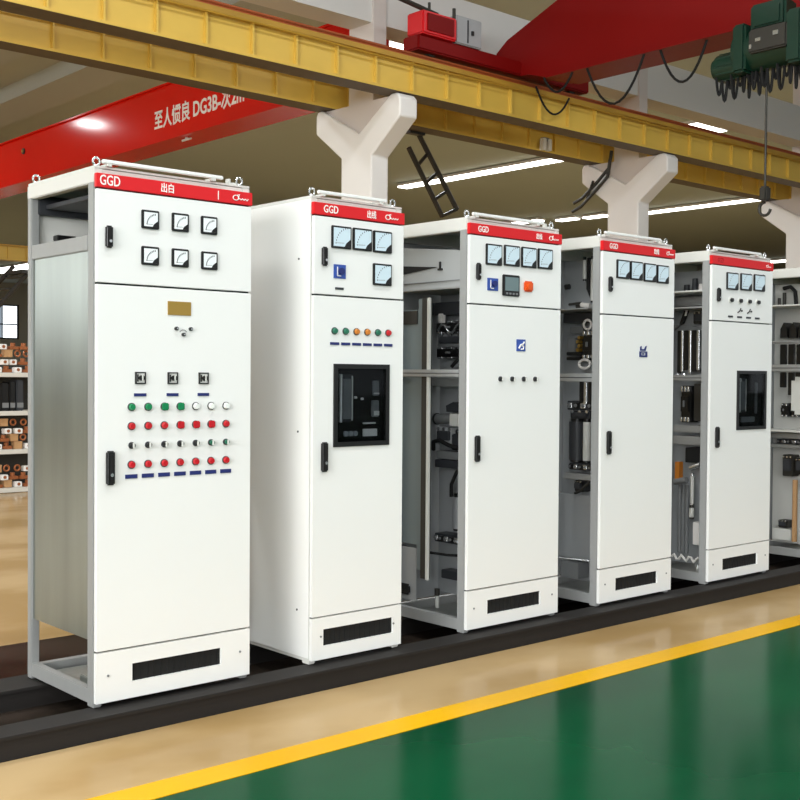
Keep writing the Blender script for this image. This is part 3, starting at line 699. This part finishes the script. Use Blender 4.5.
def innerC(t, w, d):
    X = .26; B = X+.11
    lab(MB().box(B, B+.004, .25, d-.03, .10, 1.87, 'plate').build('mounting_plate', t), 'grey mounting plate inside the open side')
    bxp(t, 'inner_post', .012, .028, ((.318, .24), (.340, 1.80)), 'lightplastic', label='bright inner post')
    bxp(t, 'inner_post', .03, .06, ((.346, .24), (.40, 1.80)), 'stair')
    bxp(t, 'inner_post', .05, .08, ((.40, .28), (.45, 1.80)), 'bluegrey')
    lab(MB().box(.055, .058, .45, d-.01, .42, 1.74, 'bluegrey').box(.050, .055, .46, .62, 1.66, 1.735, 'stair').build('inner_cover', t), 'blue grey inner cover sheet')
    b = MB().prism([(.085, 1.852), (.085, 2.02), (.10, 2.04), (.14, 2.05), (.60, 2.095), (.60, 1.852)], 'x', .045, .05, 'sheet')
    b.prism([(.29, 1.967), (.60, 1.992), (.60, 1.941)], 'x', .040, .045, 'blackmatt').box(.038, .045, .262, .274, 1.955, 1.995, 'black').box(.038, .045, .25, .285, 1.948, 1.958, 'black')
    b.box(.038, .045, .09, .60, 1.886, 1.890, 'midgrey'); b.build('busbar_cover', t)
    bxp(t, 'divider_shelf', .03, w-.04, ((.08, 1.842), (d-.04, 1.852)), 'zincpost')
    bxp(t, 'cable_duct', X, B, ((.56, 1.793), (.25, 1.72)), 'darkgrey')
    bxp(t, 'wire_clip', X-.01, X+.02, ((.501, 1.728), (.467, 1.675)), 'ink')
    breaker(t, X, B, ((.551, 1.685), (.30, 1.612)))
    contactor(t, X+.01, B, ((.55, 1.612), (.32, 1.538)))
    breaker(t, X, B, ((.545, 1.536), (.30, 1.470)))
    MB().tube([(X, .30+.03*k, 1.64+.03*math.sin(k*1.4)) for k in range(8)], .008, 'silver', 6).build('cable', t)
    MB().tube([(X-.005, .30+.03*k, 1.45+.03*math.sin(k*1.1+1)) for k in range(4)], .010, 'blackmatt', 6).build('cable', t)
    braces(t, ((1.405, .04),), d)
    bxp(t, 'cable_trunking', X, B, ((.60, 1.36), (.29, 1.31)), 'zincpost')
    MB().prism([(.30, 1.165), (.435, 1.165), (.44, 1.20), (.38, 1.222), (.31, 1.20)], 'x', X, B, 'darkgrey').build('current_transformer', t)
    bxp(t, 'relay', X, B, ((.412, 1.155), (.338, 1.084)), 'lightplastic')
    MB().cyl((X+.04, .55, 1.12), (X+.04, .42, 1.13), .030, 'midgrey', 14).cyl((X+.04, .56, 1.12), (X+.04, .55, 1.12), .035, 'black', 14).build('fuse', t)
    contactor(t, X, B, ((.54, 1.075), (.40, .975)), 'plate')
    contactor(t, X+.02, B, ((.435, 1.065), (.30, .945)), 'black')
    cable(t, [(X+.02, .56, .94), (X, .54, .99), (X-.01, .48, 1.0), (X-.01, .40, .975), (X, .33, .96)], .012)
    bxp(t, 'terminal_rail', X+.02, B, ((.54, .937), (.30, .892)), 'midgrey')
    bxp(t, 'cable_duct', X+.01, B, ((.54, .887), (.29, .842)), 'darkgrey')
    cable(t, [(X+.02, .33, .86), (X+.01, .36, .82), (X+.01, .40, .75), (X+.02, .41, .68)], .011)
    vcyl(t, 'capacitor', X+.05, .365, .50, .68, .045, 'plate', 'black')
    terms(t, X, B, ((.54, .46), (.29, .41)), 6)
    cable(t, [(.06, .62, .40), (.12, .5, .372), (.2, .36, .358), (.24, .25, .362)], .008)
    bxp(t, 'gland_plate', .05, .054, ((.45, .10), (d-.05, .40)), 'plate')
    MB().box(.044, .05, .50, .60, .13, .19, 'blackmatt', .012).build('cable_hole', t)
    bxp(t, 'earth_bar', X+.03, B, ((.50, .25), (.29, .20)), 'darkgrey')
    b = MB().cyl((X, .50, .03), (X, .50, .10), .012, 'lightplastic', 10).cyl((X, .50, .10), (X, .50, .14), .016, 'stair', 10); b.build('insulator', t)
    bxp(t, 'base_plate', .05, w-.05, ((.08, .014), (d-.05, .020)), 'zinc')
mC = [(.12,2.062,.239,1.951),(.259,2.066,.383,1.956),(.395,2.067,.522,1.956),(.533,2.07,.656,1.957)]
cabinet(4.277, .742, 'white cabinet with an orange plate and a grey display below four meters', dict(
    k=.0125, h1=(.045, 1.955), h2=(.045, 1.047), meters=mC, msize=(.122, .112), dial='dialblue', vent=((.160, .145), (.590, .066)), fit=fitC, inner=innerC))
# ---- D ---------------------------------------------------------------------
def fitD(t, w, s, ud, ld):
    letter(s, 'GGD', .06, 2.151, .045, .8); letter(s, '出线', .50, 2.150, .036, .75); emblem(s, .645, 2.150, .024)
    b = MB(); ring_box(b, .366, .443, 1.517, 1.552, .382, .427, 1.528, 1.545, -.005, 0, 'blue')
    b.prism([(.372, 1.556), (.425, 1.556), (.438, 1.587), (.425, 1.583), (.415, 1.566), (.385, 1.566), (.385, 1.585), (.374, 1.580)], 'y', -.005, 0, 'blue'); b.box(.396, .412, -.005, 0, 1.532, 1.541, 'blue')
    lab(b.build('door_marking', ld), 'dark blue painted marking')
def innerD(t, w, d):
    X = .26; B = X+.11
    lab(MB().box(B, B+.004, .20, d-.03, .06, 2.12, 'plate').build('mounting_plate', t), 'grey mounting plate inside the open side')
    bxp(t, 'inner_cover', .30, .304, ((.20, .21), (.60, .62)), 'plate')
    vcyl(t, 'tube_fuse', X+.03, .372, 1.99, 2.11, .012, 'lightplastic', 'black')
    vcyl(t, 'tube_fuse', X+.03, .305, 1.85, 2.11, .014, 'lightplastic', 'black')
    cable(t, [(X+.03, .335, 2.12), (X+.02, .33, 2.02), (X+.03, .34, 1.93), (X+.04, .30, 1.84)], .014)
    b = MB().cyl((X, .47, 1.832), (X, .37, 1.838), .009, 'stair', 8).cyl((X, .37, 1.826), (X, .30, 1.816), .016, 'ink', 10).cyl((X, .40, 1.82), (X+.05, .40, 1.82), .02, 'stair', 10); b.build('isolator_lever', t)
    b = MB().cyl((X, .50, 1.945), (X, .47, 1.945), .018, 'black', 10); b.build('grommet', t)
    bxp(t, 'divider_shelf', .05, w-.04, ((.15, 1.782), (d-.04, 1.79)), 'zincpost')
    bxp(t, 'cable_duct', X, B, ((.52, 1.775), (.25, 1.715)), 'darkgrey')
    bxp(t, 'terminal_rail', X+.03, B, ((.49, 1.69), (.38, 1.65)), 'midgrey')
    breaker(t, X, B, ((.372, 1.663), (.27, 1.485)))
    b = MB()
    for k in range(4): b.cyl((X+.02, .405+.012*(k % 2), 1.62-.026*k), (X+.06, .405+.012*(k % 2), 1.62-.026*k), .012, 'brass', 10)
    b.build('brass_contact', t)
    bxp(t, 'contact_arm', X+.02, B, ((.50, 1.62), (.435, 1.50)), 'midgrey')
    for z_ in (1.517, 1.485): bxp(t, 'busbar', X, B, ((.49, z_+.012), (.37, z_-.008)), 'black')
    MB().tube([(X, .34+.045*math.cos(k*.5236), 1.452+.028*math.sin(k*.5236)) for k in range(12)], .009, 'ink', 6, True).build('cable_loop', t)
    MB().tube([(X, .32+.03*math.cos(k*.5236), 1.70+.03*math.sin(k*.5236)) for k in range(12)], .008, 'ink', 6, True).build('cable_loop', t)
    cable(t, [(X+.02, .275, 1.70), (X+.01, .27, 1.60), (X+.02, .27, 1.50), (X+.03, .30, 1.45)], .010, 'ink')
    braces(t, ((1.392, .05),), d)
    for k, (yy, mm) in enumerate(((.37, 'black'), (.335, 'silver'), (.30, 'black'))): bxp(t, 'busbar', X, X+.02, ((yy+.012, 1.36), (yy-.012, 1.20)), mm)
    terms(t, X, B, ((.49, 1.218), (.27, 1.16)), 4)
    contactor(t, X, B, ((.47, 1.155), (.30, 1.105)), 'darkgrey')
    vcyl(t, 'capacitor', X+.04, .346, .84, 1.085, .026, 'lightplastic', 'black')
    vcyl(t, 'capacitor', X+.05, .435, .84, 1.085, .050, 'darkgrey', 'black')
    bxp(t, 'relay', X+.03, B, ((.31, 1.02), (.27, .92)), 'black')
    terms(t, X, B, ((.47, .822), (.27, .778)), 5)
    bxp(t, 'cross_brace', X, B, ((.50, .757), (.25, .719)), 'zincpost')
    contactor(t, X, B, ((.43, .712), (.36, .64)), 'black')
    cable(t, [(X-.01, .40, .632), (X-.01, .36, .648), (X, .29, .71)], .009, 'stair')
    b = MB().tube([(.05, .60, .235), (.15, .42, .228), (X, .25, .216)], .006, 'silver', 6); b.build('earth_wire', t)
    bxp(t, 'base_box', X, B, ((.52, .185), (.375, .085)), 'midgrey')
    bxp(t, 'base_plate', .05, w-.05, ((.08, .014), (d-.05, .020)), 'zinc')
mD = [(.125,2.065,.253,1.95),(.262,2.064,.38,1.95),(.392,2.059,.523,1.951),(.531,2.059,.651,1.947)]
cabinet(5.390, .7275, 'white cabinet with four meters and an otherwise bare door, fourth from the left', dict(
    k=.026, h1=(.051, 1.958), h2=(.050, 1.055), meters=mD, msize=(.122, .112), dial='dialblue', vent=((.158, .142), (.582, .061)), fit=fitD, inner=innerD))
# ---- E ---------------------------------------------------------------------
def fitE(t, w, s, ud, ld):
    letter(s, 'GGD', .06, 2.151, .040, .8, 'lamp_red'); emblem(s, .672, 2.150, .020)
    for k in range(4):
        x = .223+.111*k
        b = MB().cyl((x, 0, 1.897), (x, -.006, 1.897), .020, 'lightplastic', 16).cyl((x, -.006, 1.897), (x, -.020, 1.897), .013, 'black', 12).box(x-.018, x+.006, -.022, -.018, 1.899, 1.909, 'black'); b.build('rotary_switch', ud)
        put(plate_mesh(.055, .012, 'darkgrey'), 'name_plate', ud, (x, 0, 1.789))
    for x in (.334, .452):
        b = MB().tube([(x-.025, -.004, 1.818), (x, -.004, 1.830), (x+.012, -.004, 1.848)], .004, 'black', 6).cyl((x+.024, 0, 1.832), (x+.024, -.008, 1.832), .006, 'black', 8); b.build('mimic_symbol', ud)
def innerE(t, w, d):
    X = .23; B = X+.12
    lab(MB().box(B, B+.004, .12, d-.03, .06, 2.12, 'plate').build('mounting_plate', t), 'grey mounting plate inside the open side')
    vcyl(t, 'insulator', X+.05, .383, 1.965, 2.02, .020, 'darkgrey', None); vcyl(t, 'insulator', X+.05, .318, 1.962, 2.06, .020, 'darkgrey', None)
    bxp(t, 'wire_clip', X, X+.03, ((.254, 2.018), (.221, 1.958)), 'ink')
    bxp(t, 'divider_shelf', .05, B, ((.08, 1.948), (d-.04, 1.96)), 'cream')
    bxp(t, 'cable_trunking', X+.02, B, ((.45, 1.93), (.15, 1.87)), 'zincpost')
    bxp(t, 'divider_shelf', .05, B, ((.08, 1.838), (d-.04, 1.85)), 'zincpost')
    b = MB().prism([(.41, 1.74), (.385, 1.75), (.345, 1.84), (.37, 1.84)], 'x', X, X+.03, 'black').prism([(.35, 1.80), (.365, 1.80), (.355, 1.84), (.34, 1.84)], 'x', X-.004, X, 'ink'); b.build('isolator_lever', t)
    contactor(t, X+.03, B, ((.33, 1.83), (.22, 1.745)), 'stair')
    MB().prism([(.45, 1.70), (.40, 1.735), (.30, 1.73), (.20, 1.70), (.15, 1.69), (.15, 1.72), (.45, 1.74)], 'x', X-.02, X+.01, 'midgrey').build('busbar_clamp', t)
    for k, (yy, mm, ww) in enumerate(((.41, 'black', .014), (.382, 'silver', .009), (.355, 'black', .015), (.318, 'silver', .009), (.29, 'black', .018), (.252, 'silver', .011), (.218, 'black', .014))):
        bxp(t, 'busbar', X-.005*(k % 2), X+.02, ((yy+ww, 1.70), (yy-ww, 1.40+.012*(k % 3))), mm)
    MB().tube([(X-.02, .42-.018*k, 1.385+.012*math.sin(k*2.2)) for k in range(6)], .012, 'silver', 6).build('cable', t)
    braces(t, ((1.39, .04),), d, .15)
    breaker(t, X, B, ((.40, 1.315), (.32, 1.06)))
    bxp(t, 'relay', X+.04, B, ((.31, 1.33), (.20, 1.07)), 'stair')
    for z_, h in ((1.04, .05), (.965, .06)): bxp(t, 'cross_brace', X, B, ((.45, z_), (.12, z_-h)), 'zincpost')
    bxp(t, 'relay', X+.02, B, ((.36, .885), (.22, .78)), 'blackmatt')
    lab(bxp(t, 'copper_block', X-.01, X+.04, ((.425, .782), (.388, .66)), 'lamp_amber'), 'orange brown block beside the busbars')
    MB().cyl((X, .30, .745), (X, .22, .775), .020, 'silver', 12).cyl((X, .43, .64), (X, .33, .66), .022, 'midgrey', 12).build('busbar_joint', t)
    vcyl(t, 'tube_fuse', X, .285, .50, .69, .013, 'lightplastic', 'silver'); vcyl(t, 'tube_fuse', X, .288, .405, .47, .018, 'lightplastic', 'stair')
    bxp(t, 'relay', X, X+.06, ((.278, .372), (.222, .216)), 'ink', label='white relay box')
    for k in range(3): vcyl(t, 'cable_core', X+.05, .42-.03*k, .14, .62, .013, 'midgrey')
    MB().tube([(X-.04, .42-.02*k, .12+.02*math.sin(k*1.9)) for k in range(12)], .009, 'ink', 6).build('earth_wire', t)
    bxp(t, 'base_plate', .05, w-.05, ((.08, .014), (d-.05, .020)), 'zinc')
mE = [(.165,2.061,.305,1.945),(.332,2.064,.475,1.95),(.5,2.064,.64,1.958)]
cabinet(6.532, .7566, 'white cabinet with three meters and a tall black window, fifth from the left', dict(
    k=.008, seam=1.735, h1=(.055, 1.95), h2=(.056, 1.035), meters=mE, msize=(.138, .114), dial='dialblue', win=((.313, 1.409), (.681, 1.006)), vent=((.170, .138), (.604, .059)), fit=fitE, inner=innerE))
# ---- F ---------------------------------------------------------------------
def fitF(t, w, s, ud, ld): letter(s, 'GGD', .06, 2.151, .040, .8); emblem(s, .67, 2.15, .02)
def innerF(t, w, d):
    X = .22; B = X+.12; D = .215
    lab(MB().box(B, B+.004, .05, d-.03, .06, 2.12, 'cream').build('mounting_plate', t), 'pale mounting plate inside the open side')
    bxp(t, 'divider_shelf', .05, B, ((.08, 1.928), (d-.04, 1.94)), 'cream')
    vcyl(t, 'insulator', X+.05, .27+D, 1.94, 2.05, .014, 'stair'); vcyl(t, 'insulator', X+.05, .315+D, 1.94, 2.01, .012, 'stair')
    cable(t, [(X, .25+D, 2.08), (X, .19+D, 2.09), (X, .15+D, 2.05), (X, .14+D, 1.95)], .016)
    for yy in (.245+D, .165+D, .09+D):
        MB().prism([(yy-.03, 1.69), (yy+.03, 1.69), (yy+.028, 1.76), (yy, 1.812), (yy-.028, 1.76)], 'x', X, B, 'black').build('cable_boot', t)
    braces(t, ((1.664, .022), (1.480, .055)), d, .13)
    for yy in (.25+D, .18+D, .11+D): bxp(t, 'busbar', X, X+.03, ((yy+.024, 1.64), (yy-.024, 1.47)), 'black')
    for yy, zb in ((.25+D, 1.30), (.18+D, 1.24), (.12+D, 1.36)): bxp(t, 'busbar', X, X+.03, ((yy+.022, 1.42), (yy-.022, zb)), 'black')
    breaker(t, X, B, ((.27+D, 1.175), (.20+D, 1.07)), poles=2); breaker(t, X, B, ((.18+D, 1.175), (.11+D, 1.07)), poles=2)
    MB().box(X-.02, X+.01, .05+D, .16+D, 1.09, 1.385, 'lightplastic', .03).build('arc_shield', t)
    bxp(t, 'divider_shelf', .05, B, ((.08, .957), (d-.04, .972)), 'cream')
    bxp(t, 'cross_brace', X-.02, B, ((.60, .945), (.10, .90)), 'zincpost'); terms(t, X, B, ((.30+D, .892), (.08+D, .858)), 5)
    bxp(t, 'cross_brace', X-.02, B, ((.60, .853), (.10, .825)), 'zincpost')
    contactor(t, X, B, ((.25+D, .77), (.16+D, .60)), 'stair'); contactor(t, X, B, ((.14+D, .75), (.06+D, .62)), 'black')
    contactor(t, X, B, ((.28+D, .25), (.20+D, .19)), 'stair')
    bxp(t, 'base_box', X, B, ((.32+D, .185), (.16+D, .095)), 'cream')
    lab(vcyl(t, 'cable_core', X-.03, .13+D-.02, .10, .58, .020, 'tan'), 'tan wrapped cable')
    bxp(t, 'base_plate', .05, w-.05, ((.08, .014), (d-.05, .020)), 'zinc')
cabinet(8.02, .75, 'open sided cabinet cut off by the right edge of the photo', dict(
    h1=(.055, 1.95), h2=(.056, 1.035), meters=mE, msize=(.138, .114), dial='dialblue', vent=((.170, .138), (.604, .059)), fit=fitF, inner=innerF))

# ------------------------------------------------------------------ light
def area(name, loc, rot, sx, sy, e, col=(1, 1, 1)):
    l = bpy.data.lights.new(name, 'AREA'); l.shape = 'RECTANGLE'; l.size = sx; l.size_y = sy; l.energy = e; l.color = col
    o = bpy.data.objects.new(name, l); COL.objects.link(o); o.location = loc; o.rotation_euler = rot; return o
# added fill lamps before the near and left walls, standing for daylight
area('daylight_fill', (-8, -15.9, 4.3), (math.radians(90), 0, 0), 11, 6.0, 610, (1, .985, .99))
area('daylight_fill', (-13.9, -9, 4.3), (math.radians(90), 0, math.radians(-90)), 13, 6, 2750, (1, .985, .985))
area('daylight_fill', (-13.9, 34, 5.2), (math.radians(90), 0, math.radians(-90)), 14, 4, 1000, (.95, .98, 1))  # added so its reflection lightens the upper galvanised side panel
# unseen fill lamps added over the near bay, without fixtures
for x, e in ((-4, 300), (2, 260), (8, 150), (14, 120)):
    for yy in (-9, -3, 3):
        area('near_bay_fill', (x, yy, 8.6), (0, 0, 0), 2.4, .6, e*.8, (.95, .98, 1))
# far bay lamps, with unseen fill lamps added where no fixture hangs
area('far_bay_lamp_fill', (7.9, 24.3, 8.15), (0, 0, 0),   .6, .6, 60, (.95, .98, 1))
for x in (17, 28.8, 41):
    for yy in (14.7, 24):
        area('far_bay_lamp_fill', (x, yy, 8.4), (0, 0, 0), 1.6, .8, 430, (.86, .94, 1))
for yy in (13, 24): area('far_bay_lamp_fill', (-1, yy, 8.4), (0, 0, 0), 1.6, .8, 800, (.9, .96, 1))  # unseen fill added at the left to brighten roof and red girder
for x in (20, 45): area('third_bay_lamp', (x, 55, 8.4), (0, 0, 0), 8, 8, 900, (.86, .94, 1))
w_ = bpy.data.worlds.new('daylight'); S.world = w_; w_.use_nodes = True
w_.node_tree.nodes['Background'].inputs[0].default_value = (.9, .95, 1, 1)
w_.node_tree.nodes['Background'].inputs[1].default_value = .9

S.view_settings.view_transform = 'Standard'; S.view_settings.look = 'None'
S.view_settings.exposure = 0.0; S.view_settings.gamma = 1; S.view_settings.use_curve_mapping = False
S.cycles.max_bounces = 8; S.cycles.diffuse_bounces = 4; S.cycles.glossy_bounces = 4
S.cycles.use_denoising = True
S.cycles.sample_clamp_indirect = 8
